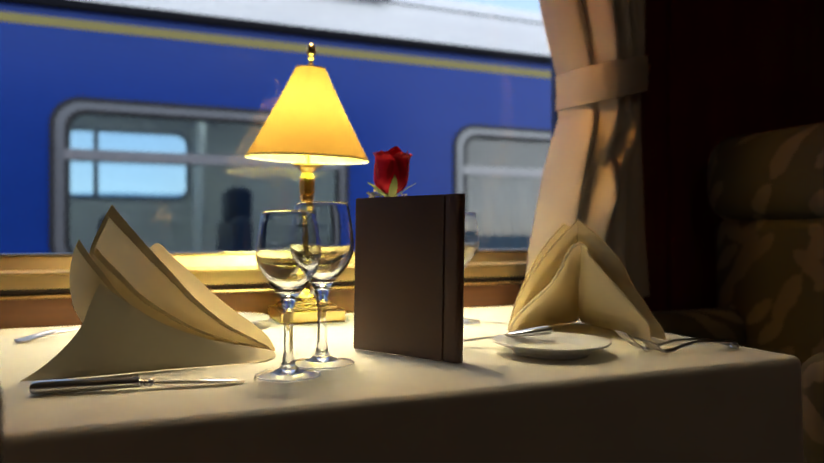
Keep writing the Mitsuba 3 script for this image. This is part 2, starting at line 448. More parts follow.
# ------------------------------------------------------------------ lamps out of view: drum pendant lights the tabletop, dome lights the cloth front
DLX, DLY, DLZ = 0.28, 1.155, 2.15
can = lathe([(0.158, 0), (0.158, -0.43), (0.162, -0.43), (0.162, 0.01), (0.0, 0.01), (0.0, 0.006), (0.158, 0.006), (0.158, 0)], 64)
put('unseen_pendant_lamp__drum', xform(can, (DLX, DLY, DLZ)), 'brass_dark', 30)
put('unseen_pendant_lamp__rod', tube(np.array([(DLX, DLY, DLZ + 0.009), (DLX, DLY, 2.20), (DLX, DLY, H)]), 0.006, 10), 'brass', 40)
lens = lathe([(0, -0.012), (0.150, -0.012), (0.150, -0.004), (0, -0.004)], 64)
put('unseen_pendant_lamp__diffuser', xform(lens, (DLX, DLY, DLZ)), 'bulb_glass', 30)
scene['unseen_pendant_lamp__diffuser']['emitter'] = {'type': 'area', 'radiance': rgb(UNSEEN_PENDANT, UNSEEN_PENDANT * 0.93, UNSEEN_PENDANT * 0.74)}
tag('unseen_pendant_lamp', 'unseen brass drum lamp out of view above the table, placed to light the cloth', 'unseen pendant lamp')
dome = lathe(dense([(0, H - 0.075), (0.04, H - 0.07), (0.075, H - 0.045), (0.09, H - 0.012), (0, H - 0.011)], 30), 40)
put('unseen_dome_light__diffuser', xform(dome, (0.75, -0.55, 0)), 'bulb_glass', 40)
scene['unseen_dome_light__diffuser']['emitter'] = {'type': 'area', 'radiance': rgb(UNSEEN_DOME, UNSEEN_DOME * 0.82, UNSEEN_DOME * 0.60)}
put('unseen_dome_light__rim', xform(lathe([(0, H - 0.0105), (0.098, H - 0.0105), (0.100, H - 0.006), (0.098, H - 0.001), (0, H - 0.001)], 40), (0.75, -0.55, 0)), 'brass', 30)
tag('unseen_dome_light', 'unseen dim frosted dome lamp over the aisle, placed to light the cloth front', 'unseen ceiling light')

# ------------------------------------------------------------------ wine glasses
def ring_tube(r, z, t):
    m = trimesh.creation.torus(r, t, 96, 10)
    m.apply_translation((0, 0, z))
    return m


def glass_mesh(hs=1.0, rs=1.0, part='bowl'):
    out = [(0, 0.0), (0.028, 0.0), (0.0345, 0.0004), (0.0355, 0.0013), (0.0345, 0.0022), (0.026, 0.0034), (0.016, 0.0058), (0.0090, 0.0105), (0.0062, 0.018), (0.0050, 0.030),
           (0.0047, 0.048), (0.0053, 0.064), (0.0068, 0.076), (0.0092, 0.0850), (0.0145, 0.0925), (0.0225, 0.1020), (0.0300, 0.1135), (0.0345, 0.1260), (0.0352, 0.1350), (0.0338, 0.1500), (0.0312, 0.1660), (0.0288, 0.1795)]
    inn = [(0.0284, 0.1803), (0.0280, 0.1795), (0.0303, 0.1660), (0.0329, 0.1500), (0.0342, 0.1350), (0.0334, 0.1265), (0.0287, 0.1150), (0.0210, 0.1042), (0.0125, 0.0968), (0.0055, 0.0938), (0.0, 0.0932)]
    o, i = dense(out, 90), dense(inn, 50)
    if part == 'foot':                                   # the thin disc
        o = o[o[:, 1] < 0.0056]
        p = np.vstack([[(0, 0.0)], o[1:], [(0.016, o[-1, 1] - 0.0012), (0, o[-1, 1] - 0.0012)]])
    else:                                                # solid stem and blown bowl
        o = o[o[:, 1] >= 0.0045]
        p = np.vstack([[(0, o[0, 1])], o, i])
        p[-1, 0] = 0
    return lathe(np.c_[p[:, 0] * rs, p[:, 1] * hs], 96)


for i, (x, y, hs, rs, lab) in enumerate((
        (0.1601, 0.7372, 1.0, 1.0, 'empty stemmed wine glass nearest the camera, slightly smaller, beside the folded napkin'),
        (0.2118, 0.7900, 1.067, 1.08, 'taller empty wine glass just behind the front glass, next to the brown menu'),
        (0.5350, 1.0770, 1.07, 1.06, 'wine glass mostly hidden behind the brown menu, its bowl showing past the spine'))):
    put(num('wine_glass', i) + '__bowl', xform(glass_mesh(hs, rs), (x, y, ZS)), 'crystal', 40)
    put(num('wine_glass', i) + '__foot', xform(glass_mesh(hs, rs, 'foot'), (x, y, ZS)), 'foot_glass', 40)
    for q, (r_, z_, t_) in enumerate(((0.0353, 0.0014, 0.0011),)):
        put(num(num('wine_glass', i) + '__rim', q), xform(ring_tube(r_ * rs, z_ * hs, t_), (x, y, ZS)), 'crystal', True)
    tag(num('wine_glass', i), lab, 'wine glass', 'wine glasses on the table')

# ------------------------------------------------------------------ the menu: a leather folder standing slightly open
def board(p0, p1, z0, z1, th, r):
    """An upright board from p0 to p1 (xy), its left corners rounded by r."""
    p0, p1 = np.array(p0), np.array(p1)
    d = p1 - p0
    L = np.linalg.norm(d)
    d /= L
    nrm = np.array([-d[1], d[0]])
    g = sg.box(0, z0, L, z1).buffer(-r).buffer(r, 8)
    m = trimesh.creation.extrude_polygon(g, th, engine='earcut')
    v = m.vertices
    m.vertices = np.c_[p0 + v[:, :1] * d + (v[:, 2:] - th / 2) * nrm + (v[:, 1:2] - z0) * np.array((0.014, -0.006)), v[:, 1]]
    if m.volume < 0: m.invert()
    return m


MZ0, MZ1 = ZS, ZS + 0.2035
A_, B_, C_ = np.array((0.2823, 0.8839)), np.array((0.3530, 0.7531)), np.array((0.3662, 0.7330))
put('menu_folder__front_cover', board(A_, B_, MZ0, MZ1, 0.0036, 0.003), 'menu_leather')
sp = spline([(*(B_ + (C_ - B_) * 0.02 + [0.0012, 0.0008]), 0), (*((B_ + C_) / 2 - [0.0010, 0.0008]), 0), (*(C_ - [0.0008, 0]), 0), (*(C_ + [0.0035, 0.0025]), 0), (*(C_ + [0.0058, 0.0085]), 0)], 24)
S2 = np.stack([np.c_[sp[:, :2], np.full(24, z)] for z in np.linspace(MZ0, MZ1, 6)])
spn = grid(S2)
off = np.c_[np.gradient(sp[:, 1]), -np.gradient(sp[:, 0]), np.zeros(24)]
off /= np.linalg.norm(off, axis=1, keepdims=True)
ol, il = sp - off * -0.0015, sp - off * 0.0015
loop = sg.Polygon(np.vstack([ol[:, :2], il[::-1, :2]])).buffer(0)
spm = trimesh.creation.extrude_polygon(loop, MZ1 - MZ0, engine='earcut'); spm.apply_translation((0, 0, MZ0))
spm.vertices[:, :2] += (spm.vertices[:, 2:] - MZ0) * np.array((0.014, -0.006))
put('menu_folder__spine', spm, 'menu_leather', 35)
D_ = C_ + np.array((0.0058, 0.0085))
put('menu_folder__back_cover', board(D_, D_ + np.array((-0.0375, 0.145)), MZ0, MZ1, 0.0036, 0.003), 'menu_leather')
put('menu_folder__page', board(D_ + [-0.006, 0.006], D_ + np.array((-0.0505, 0.138)), MZ0 + 0.003, MZ1 - 0.004, 0.0010, 0.001), 'menu_paper')
tag('menu_folder', 'dark brown leather menu folder standing upright in the middle of the table', 'menu')
tag('menu_folder__page', 'pale menu page between the covers')

# ------------------------------------------------------------------ rose in a bud vase, small filler sprigs beside it
VX, VY = 0.3665, 0.9690
vase = lathe(np.vstack([dense([(0, 0), (0.026, 0.0), (0.028, 0.003), (0.022, 0.010), (0.016, 0.025), (0.018, 0.05), (0.0165, 0.08), (0.0105, 0.11), (0.010, 0.135), (0.0125, 0.15)], 60),
                        dense([(0.0120, 0.1505), (0.0088, 0.135), (0.0090, 0.11), (0.0145, 0.08), (0.0155, 0.05), (0.010, 0.02), (0.0, 0.014)], 40)]), 48)
put('bud_vase', xform(vase, (VX, VY, ZS)), 'silver', 40)
tag('bud_vase', 'slim silver bud vase behind the brown menu, holding the red rose', 'vase')
RZ = 0.9555


def petal(rmax, hgt, ang, half, lip, phase, openr=1.0, n=18, m=18):
    """One petal wrapped about the bud's axis: bulging, with its lip rolled outward."""
    tt, aa = np.linspace(0, 1, m)[:, None], np.linspace(-1, 1, n)[None]
    width = half * np.sin(PI * np.clip(tt * 0.60 + 0.20, 0, 1)) * (1 - 0.25 * tt ** 4)
    prof = (1 - np.exp(-(tt + 0.015) / 0.13)) * (1.0 - 0.16 * tt ** 2)
    r = rmax * prof * (1 + (openr - 1) * tt ** 2)
    curl = lip * np.clip((tt - 0.80) / 0.20, 0, 1) ** 1.6
    r = r + curl * (1 - 0.3 * aa ** 2) + 0.10 * rmax * (aa ** 2) * tt ** 2
    z = hgt * tt * (1 - 0.045 * (np.abs(aa) ** 2.6)) - 0.45 * curl + 0.0018 * np.sin(3 * aa + phase) * tt ** 3
    th = ang + aa * width
    return grid(np.stack([r * np.cos(th), r * np.sin(th), z + 0 * th], -1))


k = 0
prng = np.random.default_rng(21)
spec = [(5, 0.0275, 0.066, 1.00, 0.0075, 1.03), (5, 0.0235, 0.068, 0.95, 0.0050, 0.98), (4, 0.0185, 0.067, 1.05, 0.0035, 0.92), (4, 0.0135, 0.065, 1.1, 0.002, 0.9), (3, 0.0085, 0.062, 1.3, 0.001, 0.9)]
lean_r = np.array(T().rotate([0, 1, 0], 3).matrix)[:3, :3]
for li, (cnt, rm, hg, half, lip, op) in enumerate(spec):
    for j in range(cnt):
        m_ = petal(rm, hg * (1 + 0.04 * prng.normal()), j * 2 * PI / cnt + li * 0.7 - 1.2, half, lip * (0.7 + 0.7 * prng.random()), prng.random() * 6, op)
        m_.vertices = m_.vertices @ lean_r.T + [VX, VY, RZ]
        put(num('rose__petal', k), m_, 'rose_red' if (k + li) % 3 else 'rose_red_deep', True)
        k += 1
for j in range(5):
    w = j * 2 * PI / 5 - 1.72
    tt = np.linspace(0, 1, 12)
    r = 0.006 + 0.0235 * np.sin(PI * 0.55 * tt)
    if j in (1, 4): r = r + 0.010 * tt ** 2
    z = -0.004 + 0.034 * tt - (0.012 * tt ** 3 if j in (1, 4) else 0)
    hw = 0.0060 * np.sin(PI * np.clip(tt * 0.75 + 0.25, 0, 1)) / np.maximum(r, 0.006)
    cols = np.linspace(-1, 1, 5)
    th = w + hw[:, None] * cols[None]
    rr_ = (r + 0.0012)[:, None] * np.ones(5)
    m_ = grid(np.stack([rr_ * np.cos(th), rr_ * np.sin(th), z[:, None] + 0 * th], -1))
    m_.vertices = m_.vertices + [VX, VY, RZ]
    put(num('rose__sepal', j), m_, 'sepal_green', True)
put('rose__hip', xform(lathe(dense([(0, -0.012), (0.003, -0.012), (0.0065, -0.006), (0.0085, 0.001), (0.006, 0.006), (0, 0.007)], 24), 24), (VX, VY, RZ)), 'sepal_green', 40)
put('rose__stem', tube(spline([(VX + 0.002, VY, ZS + 0.06), (VX, VY + 0.001, ZS + 0.13), (VX, VY, RZ - 0.008)], 16), 0.0022, 8), 'leaf_green', 40)
tag('rose', 'dark red rose bud with green sepals rising behind the brown menu', 'rose')
tag('rose__stem', 'green stem')
# sprigs
srng = np.random.default_rng(5)
for i, (dx, dy, dz, hang) in enumerate(((-0.030, -0.004, 0.218, 0.4), (-0.018, 0.006, 0.224, 0.0), (0.026, 0.006, 0.214, -0.2))):
    tip = np.array([VX + dx, VY + dy, ZT + dz])
    st = spline([(VX + dx * 0.08, VY + 0.003 * (i - 1), ZS + 0.09), (VX + dx * 0.2, VY + dy * 0.3 + 0.002 * (i - 1), ZS + 0.155), tip], 14)
    put(num('filler_sprig', i) + '__stem', tube(st, 0.0007, 6), 'leaf_green', 40)
    for q in range((9, 7, 4)[i]):
        c = tip + srng.normal(0, 1, 3) * [0.0052, 0.004, 0.0042]
        d = c - (tip - [0, 0, 0.010]); d /= np.linalg.norm(d)
        fl = trimesh.creation.cone(0.0022 + 0.0010 * srng.random(), 0.0052, sections=7)
        fl.apply_transform(trimesh.geometry.align_vectors([0, 0, -1], d))
        fl.apply_translation(c)
        tw = tube(np.array([tip - [0, 0, 0.010], (tip - [0, 0, 0.010]) * 0.5 + c * 0.5 + [0, 0, 0.0005], c]), 0.0004, 5)
        put(num(num('filler_sprig', i) + '__floret', q), cat([fl, tw]), 'sprig_cream', 30)
    tag(num('filler_sprig', i), ('small cream filler flower sprig poking out left of the rose above the menu corner', 'thin cream sprig close under the rose on its lamp side', 'sparse pale sprig tip under the right side of the rose')[i], 'flower')

# ------------------------------------------------------------------ folded napkins
def coons(top, bot, left, right, nu=48, nv=28, bulge=0.0, wr=0.0012, seed=0):
    c0, c1, d0, d1 = spline(top, nu), spline(bot, nu), spline(left, nv), spline(right, nv)
    c0[0] = d0[0]; c0[-1] = d1[0]; c1[0] = d0[-1]; c1[-1] = d1[-1]
    u, v = np.linspace(0, 1, nu)[None, :, None], np.linspace(0, 1, nv)[:, None, None]
    S = (1 - v) * c0[None] + v * c1[None] + (1 - u) * d0[:, None] + u * d1[:, None] - ((1 - u) * (1 - v) * c0[0] + u * (1 - v) * c0[-1] + (1 - u) * v * c1[0] + u * v * c1[-1])
    w = (np.sin(PI * u) * np.sin(PI * v))
    S[..., 1] += (bulge * w)[..., 0]
    nz = meshkit.fbm(np.concatenate([S * [26, 26, 40]], -1), 3, seed) - 0.5
    S[..., 1] += nz * wr * 2 * np.sin(PI * v)[..., 0] ** 0.5
    return S


def hem(edge, inner, lift, th=0.0011):
    """A narrow closed strip of doubled cloth between the edge curve and an inner curve, in front of the sheet."""
    e, i = np.asarray(edge), np.asarray(inner)
    L = np.asarray(lift, float)
    V = np.stack([e + L * th, i + L * th, i - L * th, e - L * th, e + L * th], 1)
    m = grid(V)
    m.fix_normals()
    return m


def hem_from_sheet(S, frac, lift, row0=0.0):
    """The hem along the top edge of a sheet, frac of its height wide (at each column), following the sheet's surface."""
    nv, nu = S.shape[:2]
    e = S[0]
    inner = np.empty_like(e)
    for j in range(nu):
        col = S[:, j]
        d = np.r_[0, np.cumsum(np.linalg.norm(np.diff(col, axis=0), axis=1))]
        w = min(frac[j] if np.ndim(frac) else frac, 0.8 * d[-1])
        inner[j] = [np.interp(w, d, col[:, q]) for q in range(3)]
    return hem(e, inner, lift)


A_top = [(-0.0302,0.8240,0.8421),(-0.0059,0.8240,0.8225),(0.0319,0.8260,0.7958),(0.0816,0.8300,0.7741),(0.1233,0.8400,0.7619),(0.1666,0.8640,0.7492)]
A_left = [(-0.0302,0.8240,0.8421),(-0.0403,0.8250,0.8182),(-0.0482,0.8260,0.7965),(-0.0694,0.8230,0.7688),(-0.0899,0.8190,0.7517),(-0.1060,0.8143,0.7418)]
A_bot = [(-0.1060,0.8143,0.7418),(-0.0543,0.8144,0.7416),(0.0003,0.8204,0.7416),(0.0535,0.8260,0.7416),(0.1096,0.8256,0.7416),(0.1486,0.8335,0.7416),(0.1655,0.8519,0.7416)]
A_right = [(0.1666,0.8640,0.7488),(0.1710,0.8610,0.7440),(0.1655,0.8519,0.7416)]
L1_left = [(-0.0532,0.8580,0.8905),(-0.0602,0.8560,0.8690),(-0.0625,0.8535,0.8445),(-0.0588,0.8530,0.8164),(-0.0480,0.8530,0.7935),(-0.0315,0.8580,0.7688),(-0.020,0.862,0.7418)]
L1_top = [(-0.0532,0.8580,0.8905),(-0.0420,0.8603,0.8715),(-0.0264,0.8626,0.8487),(-0.0126,0.8649,0.8285),(0.0113,0.8671,0.8038),(0.0563,0.8694,0.7786),(0.1157,0.8717,0.7595),(0.1672,0.8740,0.7483)]
L1b_left = [(-0.0356,0.8680,0.8799),(-0.0402,0.8673,0.8689),(-0.0444,0.8667,0.8316),(-0.0370,0.8660,0.7795),(-0.03,0.866,0.7418)]
L1b_top = [(-0.0356,0.8680,0.8799),(-0.0245,0.8693,0.8658),(-0.0084,0.8706,0.8479),(0.0109,0.8719,0.8260),(0.0394,0.8731,0.8032),(0.0860,0.8744,0.7751),(0.1285,0.8757,0.7600),(0.1678,0.8770,0.7484)]
L2_left = [(-0.0200,0.8850,0.9311),(-0.0316,0.8828,0.9068),(-0.0430,0.8805,0.8763),(-0.0471,0.8782,0.8309),(-0.0321,0.8760,0.7720),(-0.025,0.876,0.7418)]
L2_top = [(-0.0200,0.8850,0.9311),(-0.0010,0.8844,0.9070),(0.0205,0.8838,0.8805),(0.0456,0.8831,0.8514),(0.0748,0.8825,0.8168),(0.1000,0.8819,0.7934),(0.1188,0.8812,0.7787),(0.1375,0.8806,0.7676),(0.1696,0.8800,0.7491)]
L3_top = [(0.0223,0.9120,0.8775),(0.0316,0.9085,0.8850),(0.0503,0.9050,0.8678),(0.0764,0.9015,0.8430),(0.1018,0.8980,0.8177),(0.1288,0.8945,0.7946),(0.1498,0.8910,0.7785),(0.1685,0.8875,0.7598),(0.1750,0.8840,0.7460)]
tailx = lambda y: [(0.1672, y, 0.7483), (0.171, y - 0.001, 0.745), (0.1668, y - 0.002, 0.7418)]
flat = lambda y0, y1: [(-0.02, y0, 0.7418), (0.07, (y0 + y1) / 2, 0.7418), (0.1668, y1, 0.7418)]


def add_sheet(nap, part, S, mat='napkin_cotton'):
    put(nap + '__' + part, grid(S), mat, True)


n1 = 'napkin'
SA = coons(A_top, A_bot, A_left, A_right, bulge=-0.006, seed=1)
S1 = coons(L1_top, [L1_left[-1], (0.07, 0.868, 0.7418), (0.1668, 0.872, 0.7418)], L1_left, tailx(0.874), bulge=0.004, seed=2)
S1b = coons(L1b_top, [L1b_left[-1], (0.07, 0.872, 0.7418), (0.1668, 0.875, 0.7418)], L1b_left, tailx(0.877), bulge=0.003, wr=0.0006, seed=3)
S2_ = coons(L2_top, [L2_left[-1], (0.07, 0.878, 0.7418), (0.1668, 0.878, 0.7418)], L2_left, tailx(0.880), bulge=0.007, seed=4)
S3_ = coons(L3_top, [(-0.012, 0.962, 0.7418), (0.08, 0.945, 0.7418), (0.168, 0.893, 0.7418)], [(0.0223, 0.9120, 0.8775), (0.008, 0.932, 0.83), (-0.005, 0.95, 0.78), (-0.012, 0.962, 0.7418)],
            [(0.1750, 0.8840, 0.7460), (0.174, 0.889, 0.743), (0.168, 0.893, 0.7418)], bulge=0.004, seed=5)
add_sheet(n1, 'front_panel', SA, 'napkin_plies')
add_sheet(n1, 'leaf', S1)
add_sheet(n1, 'leaf_001', S1b)
add_sheet(n1, 'leaf_002', S2_)
add_sheet(n1, 'back_panel', S3_)
taper = lambda w0, w1, n=48: np.linspace(w0, w1, n)
put(n1 + '__hem', hem_from_sheet(S1, taper(0.0085, 0.0015), (0, -1, 0)), 'napkin_hem_shaded', 30)
put(n1 + '__hem_001', hem_from_sheet(S1b, taper(0.0075, 0.0012), (0, -1, 0)), 'napkin_hem_shaded', 30)
put(n1 + '__hem_002', hem_from_sheet(S2_, taper(0.0125, 0.0020), (0, -1, 0)), 'napkin_hem_shaded', 30)
le = spline(L2_left[:4], 20)
put(n1 + '__hem_003', hem(le, le + np.array([0.0042, 0, -0.0022]), (0, -1, 0), 0.0008), 'napkin_hem_shaded', 30)
stitch = []
for j in range(2, 46):
    d_ = np.r_[0, np.cumsum(np.linalg.norm(np.diff(S2_[:, j], axis=0), axis=1))]
    w_ = min(np.linspace(0.0125, 0.0020, 48)[j] + 0.0004, 0.8 * d_[-1])
    stitch.append([np.interp(w_, d_, S2_[:, j, q]) for q in range(3)])
put(n1 + '__stitching', tube(np.array(stitch) - [0, 0.0008, 0], 0.00055, 6), 'napkin_cotton_edge', 40)
tag(n1, 'cream napkin folded into pointed sails behind the long table knife', 'napkin', 'folded napkins')
for x in ('hem', 'hem_001', 'hem_002', 'hem_003'): tag(n1 + '__' + x, 'stitched hem band coloured darker where less light comes through')

n2 = 'napkin_001'
RA = [(0.6276,0.8481,0.8819),(0.6206,0.8559,0.8784),(0.6136,0.8638,0.8646),(0.6070,0.8712,0.8436),(0.5983,0.8810,0.8221),(0.5910,0.8891,0.8103),(0.5800,0.9014,0.7951),(0.5613,0.9224,0.7669),(0.5520,0.9325,0.7425)]
RBc = [(0.6276,0.8481,0.8819),(0.6313,0.8440,0.8794),(0.6355,0.8392,0.8650),(0.6453,0.8283,0.8474),(0.6556,0.8167,0.8299),(0.6655,0.8057,0.8142),(0.6736,0.7966,0.7985),(0.6851,0.7837,0.7789),(0.6915,0.7765,0.7664),(0.6933,0.7745,0.7425)]
R2l = [(0.6352,0.8666,0.9188),(0.6175,0.8864,0.8910),(0.5976,0.9088,0.8557),(0.5809,0.9274,0.8196),(0.5700,0.9397,0.7880),(0.5645,0.9459,0.7620),(0.5612,0.9496,0.7425)]
R2r = [(0.6352,0.8666,0.9188),(0.6536,0.8461,0.8965),(0.6671,0.8310,0.8754),(0.6770,0.8198,0.8576),(0.6919,0.8031,0.8143),(0.6984,0.7958,0.8006),(0.7082,0.7849,0.7754),(0.7174,0.7746,0.7552),(0.7192,0.7725,0.7425)]
R1l = [(0.6318,0.8975,0.9139),(0.6244,0.9057,0.9013),(0.6078,0.9243,0.8710),(0.5964,0.9372,0.8435),(0.5870,0.9477,0.8125),(0.5786,0.9570,0.7812),(0.5730,0.9633,0.7425)]
R1r = [(0.6318,0.8975,0.9139),(0.6536,0.8731,0.8872),(0.6738,0.8504,0.8490),(0.6935,0.8283,0.8116),(0.7175,0.8015,0.7425)]
AX = np.array([0.746, 0.666, 0.0])
SIDE = np.array([0.666, -0.746, 0.0])


def tent_side(mouth, sgn, tail, th, tw, inward=0.0, n=40, m=26, seed=0, wr=0.001):
    """Half a tent: from its mouth edge back to a small slope at the tail; inward rolls the cloth toward the axis."""
    c = spline(mouth, n)
    q = np.linspace(0, 1, n)
    tl = np.array(tail)[None] + sgn * SIDE[None] * (tw * q)[:, None] + np.array([0, 0, 1.0]) * ((0.7425 - tail[2]) + (th * (1 - q) ** 1.2))[:, None]
    v = np.linspace(0, 1, m)[:, None, None]
    S = c[None] * (1 - v) + tl[None] * v
    S += -sgn * SIDE * (inward * np.sin(PI * v ** 0.6) * np.sin(PI * q)[None, :, None])
    nz = meshkit.fbm(S * 30, 3, seed) - 0.5
    S += AX * 0 + SIDE * (nz * wr * 2)[..., None] * np.sin(PI * v)
    S[..., 2] = np.maximum(S[..., 2], 0.7418)
    return S


tail = np.array([0.728, 0.990, 0.7425])
tents = [('front_fold', RA, -1, 0.006, 0.003, 0.004), ('front_fold_001', RBc, 1, 0.006, 0.003, 0.026), ('leaf', R2l, -1, 0.012, 0.010, 0.0), ('leaf_001', R2r, 1, 0.012, 0.010, 0.0),
         ('leaf_002', R1l, -1, 0.016, 0.014, 0.0), ('leaf_003', R1r, 1, 0.016, 0.014, 0.0)]
TS = {}
for i, (nm, mouth, sgn, th, tw, inw) in enumerate(tents):
    TS[nm] = tent_side(mouth, sgn, tail, th, tw, inw, seed=20 + i)
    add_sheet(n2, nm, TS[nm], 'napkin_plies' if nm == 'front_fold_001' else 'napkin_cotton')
for i, (mouth, w, r) in enumerate(((RA, 0, 0.0022), (RBc, 0, 0.0012), (R2l, 0, 0.0012), (R2r, 0, 0.0012), (R1l, 0, 0.0011))):
    put(num(n2 + '__rolled_edge', i), tube(spline(mouth, 40), r, 8), 'napkin_cotton_edge' if i < 2 else 'napkin_hem_shaded', 40)
tag(n2, 'cream napkin folded into an open tent before the curtain, behind a bread plate', 'napkin', 'folded napkins')

# ------------------------------------------------------------------ cutlery and china
def place(m, p, ang): return xform(m, p, ang)


def knife(key, p, ang, L, handle, lab):
    x1 = handle
    hp = dense([(0.0, 0.0), (0.0045, 0.0006), (0.0062, 0.004), (0.0068, 0.012), (0.0060, handle * 0.6), (0.0052, handle - 0.008), (0.0052, handle - 0.001), (0, handle)], 40)
    hm = lathe(hp, 32)
    v = hm.vertices
    hm.vertices = np.c_[v[:, 2], v[:, 0] * 1.25, v[:, 1] * 1.02 + 0.0070]
    put(key + '__handle', place(hm, p, ang), 'silver', 40)
    bl = []
    for b, (xa, r) in enumerate(((x1 - 0.0005, 0.0048), (x1 + 0.004, 0.0040), (x1 + 0.009, 0.0048))):
        s_ = trimesh.creation.icosphere(3, 1.0); s_.vertices = s_.vertices * [0.0030, r * 1.1, r * 0.9] + [xa + 0.001, 0, 0.0058]; bl.append(s_)
    put(key + '__bolster', place(cat(bl), p, ang), 'silver', 40)
    B = L - handle
    o = [(0, -0.0045), (0.01, -0.0075), (B * 0.5, -0.0092), (B * 0.85, -0.0092), (B * 0.97, -0.004), (B, 0.003), (B * 0.97, 0.0055), (B * 0.5, 0.0060), (0, 0.0050)]
    g = sg.Polygon([tuple(q) for q in np.array(o)]).buffer(0.0015).buffer(-0.0015)
    bm = trimesh.creation.extrude_polygon(g, 0.0014, engine='earcut')
    bm = bm.subdivide()
    vb = bm.vertices
    vb[:, 2] = 0.0050 + (vb[:, 2] - 0.0007) * (1 - 0.6 * np.abs(vb[:, 1]) / 0.011) - 0.0040 * (vb[:, 0] / B) ** 2
    vb[:, 0] += x1 + 0.008
    bm.vertices = vb
    put(key + '__blade', place(bm, p, ang), 'steel', 30)
    tag(key, lab, 'knife')


kp, kq = np.array([-0.0885, 0.7470]), np.array([0.1040, 0.7265])
knife('table_knife', (*kp, ZS - 0.0008), math.atan2(*(kq - kp)[::-1]), float(np.linalg.norm(kq - kp)), 0.099, 'long silver table knife lying along the front of the pointed napkin')


def fork(key, root, end, lab, group, tip_rise=0.026):
    root, end = np.array(root), np.array(end)
    d = (end - root); Lh = np.linalg.norm(d); d /= Lh
    ang = math.atan2(d[1], d[0])
    # local x: 0 at the tine root, +x along the handle, tines toward -x
    hx = [(-0.002, 0.0030), (0.010, 0.0035), (0.030, 0.0088), (0.055, 0.0125), (0.085, 0.0115), (0.115, 0.0070), (Lh - 0.008, 0.0036), (Lh, 0.0032)]
    hx = [q for q in hx if q[0] <= Lh]
    P = spline([(x, 0, z) for x, z in hx], 40)
    w = np.interp(P[:, 0], [0, 0.02, 0.06, Lh * 0.75, Lh - 0.012, Lh - 0.003, Lh], [0.0065, 0.0032, 0.0028, 0.0058, 0.0085, 0.0070, 0.003])
    put(key + '__handle', xform(tube(P, w, 14, flat=np.interp(w, [0.0028, 0.0085], [0.62, 0.24])), (*root, ZS - 0.0006), ang), 'silver', 45)
    # root plate of the tines
    tt = np.linspace(0, 1, 10)
    cx_ = -0.002 - 0.009 * tt
    cz_ = 0.0030 + 0.0030 * tt ** 1.8
    hw = np.interp(tt, [0, 0.5, 1], [0.0060, 0.0090, 0.0100])
    rows = []
    for x, z, q in zip(cx_, cz_, hw):
        yy = np.linspace(-1, 1, 9) * q
        rows.append([(x, y_, z + 0.0006 - 12.0 * (q ** 2 - y_ ** 2)) for y_ in yy])
    up = np.array(rows)
    dn = up - [0, 0, 0.0013]
    plate_ = cat([grid(up), grid(dn, True), grid(np.stack([up[:, 0], dn[:, 0]], 1)), grid(np.stack([dn[:, -1], up[:, -1]], 1))])
    put(key + '__neck_plate', xform(plate_, (*root, ZS - 0.0002), ang), 'silver', 40)
    for i in range(4):
        y0 = (i - 1.5) * 0.0064
        T_ = spline([(-0.0090, y0, 0.0048), (-0.017, y0 * 1.08, 0.0095), (-0.027, y0 * 1.14, 0.0170), (-0.037, y0 * 1.16, tip_rise)], 14)
        put(num(key + '__tine', i), xform(tube(T_, np.linspace(0.0015, 0.0010, 14), 8), (*root, ZS), ang), 'silver', 40)
    tag(key, lab, 'fork', group)


fork('fork', (0.6359, 0.7198), (0.7737, 0.6978), 'silver fork farther from the table edge, beside the tent shaped napkin', 'forks')
fork('fork_001', (0.6427, 0.6922), (0.7639, 0.6840), 'silver fork nearest the front edge of the cloth at the bare corner', 'forks', 0.019)
fork('fork_002', (-0.0270, 1.1850), (-0.1520, 1.1220), 'fork on the sill side, mostly hidden behind the pointed napkin, its handle end showing first', 'forks')
fork('fork_003', (-0.0150, 1.1590), (-0.1480, 1.1060), 'fork lying just in front of its twin behind the pointed napkin', 'forks')


def plate_mesh(R=0.0765):
    o = [(0, 0.0030), (R * 0.56, 0.0026), (R * 0.58, 0.0), (R * 0.63, 0.0), (R * 0.66, 0.0045), (R * 0.80, 0.0100), (R * 0.985, 0.0146), (R, 0.0158), (R * 0.99, 0.0168)]
    i = [(R * 0.96, 0.0166), (R * 0.80, 0.0130), (R * 0.68, 0.0085), (R * 0.60, 0.0062), (R * 0.3, 0.0056), (0, 0.0055)]
    p = np.vstack([dense(o, 60), dense(i, 40)])
    p[0, 0] = 0; p[-1, 0] = 0
    return lathe(p, 96)


put('bread_plate', xform(plate_mesh(), (0.5087, 0.7514, ZS)), 'china', 40)
tag('bread_plate', 'white bread plate with a butter knife across it, before the tent shaped napkin', 'plate', 'bread plates')
put('bread_plate_001', xform(plate_mesh(), (0.1436, 1.1660, ZS)), 'china', 40)
tag('bread_plate_001', 'white bread plate almost hidden behind the pointed napkin, beside the lamp base', 'plate', 'bread plates')

# butter knife: leans on the plate's rim, blade tip down on the cloth behind the menu
bk0, bk1 = np.array([0.5360, 0.7870, 0.7660]), np.array([0.4010, 0.8560, 0.7445])
dv = bk1 - bk0; BL = np.linalg.norm(dv); dv /= BL
sd = np.cross(dv, [0, 0, 1.0]); sd /= np.linalg.norm(sd)
un = np.cross(sd, dv)


def orient(m):
    m = m.copy(); v = m.vertices
    m.vertices = bk0 + v[:, :1] * dv + v[:, 1:2] * sd + v[:, 2:] * un
    if m.volume < 0: m.invert()
    return m


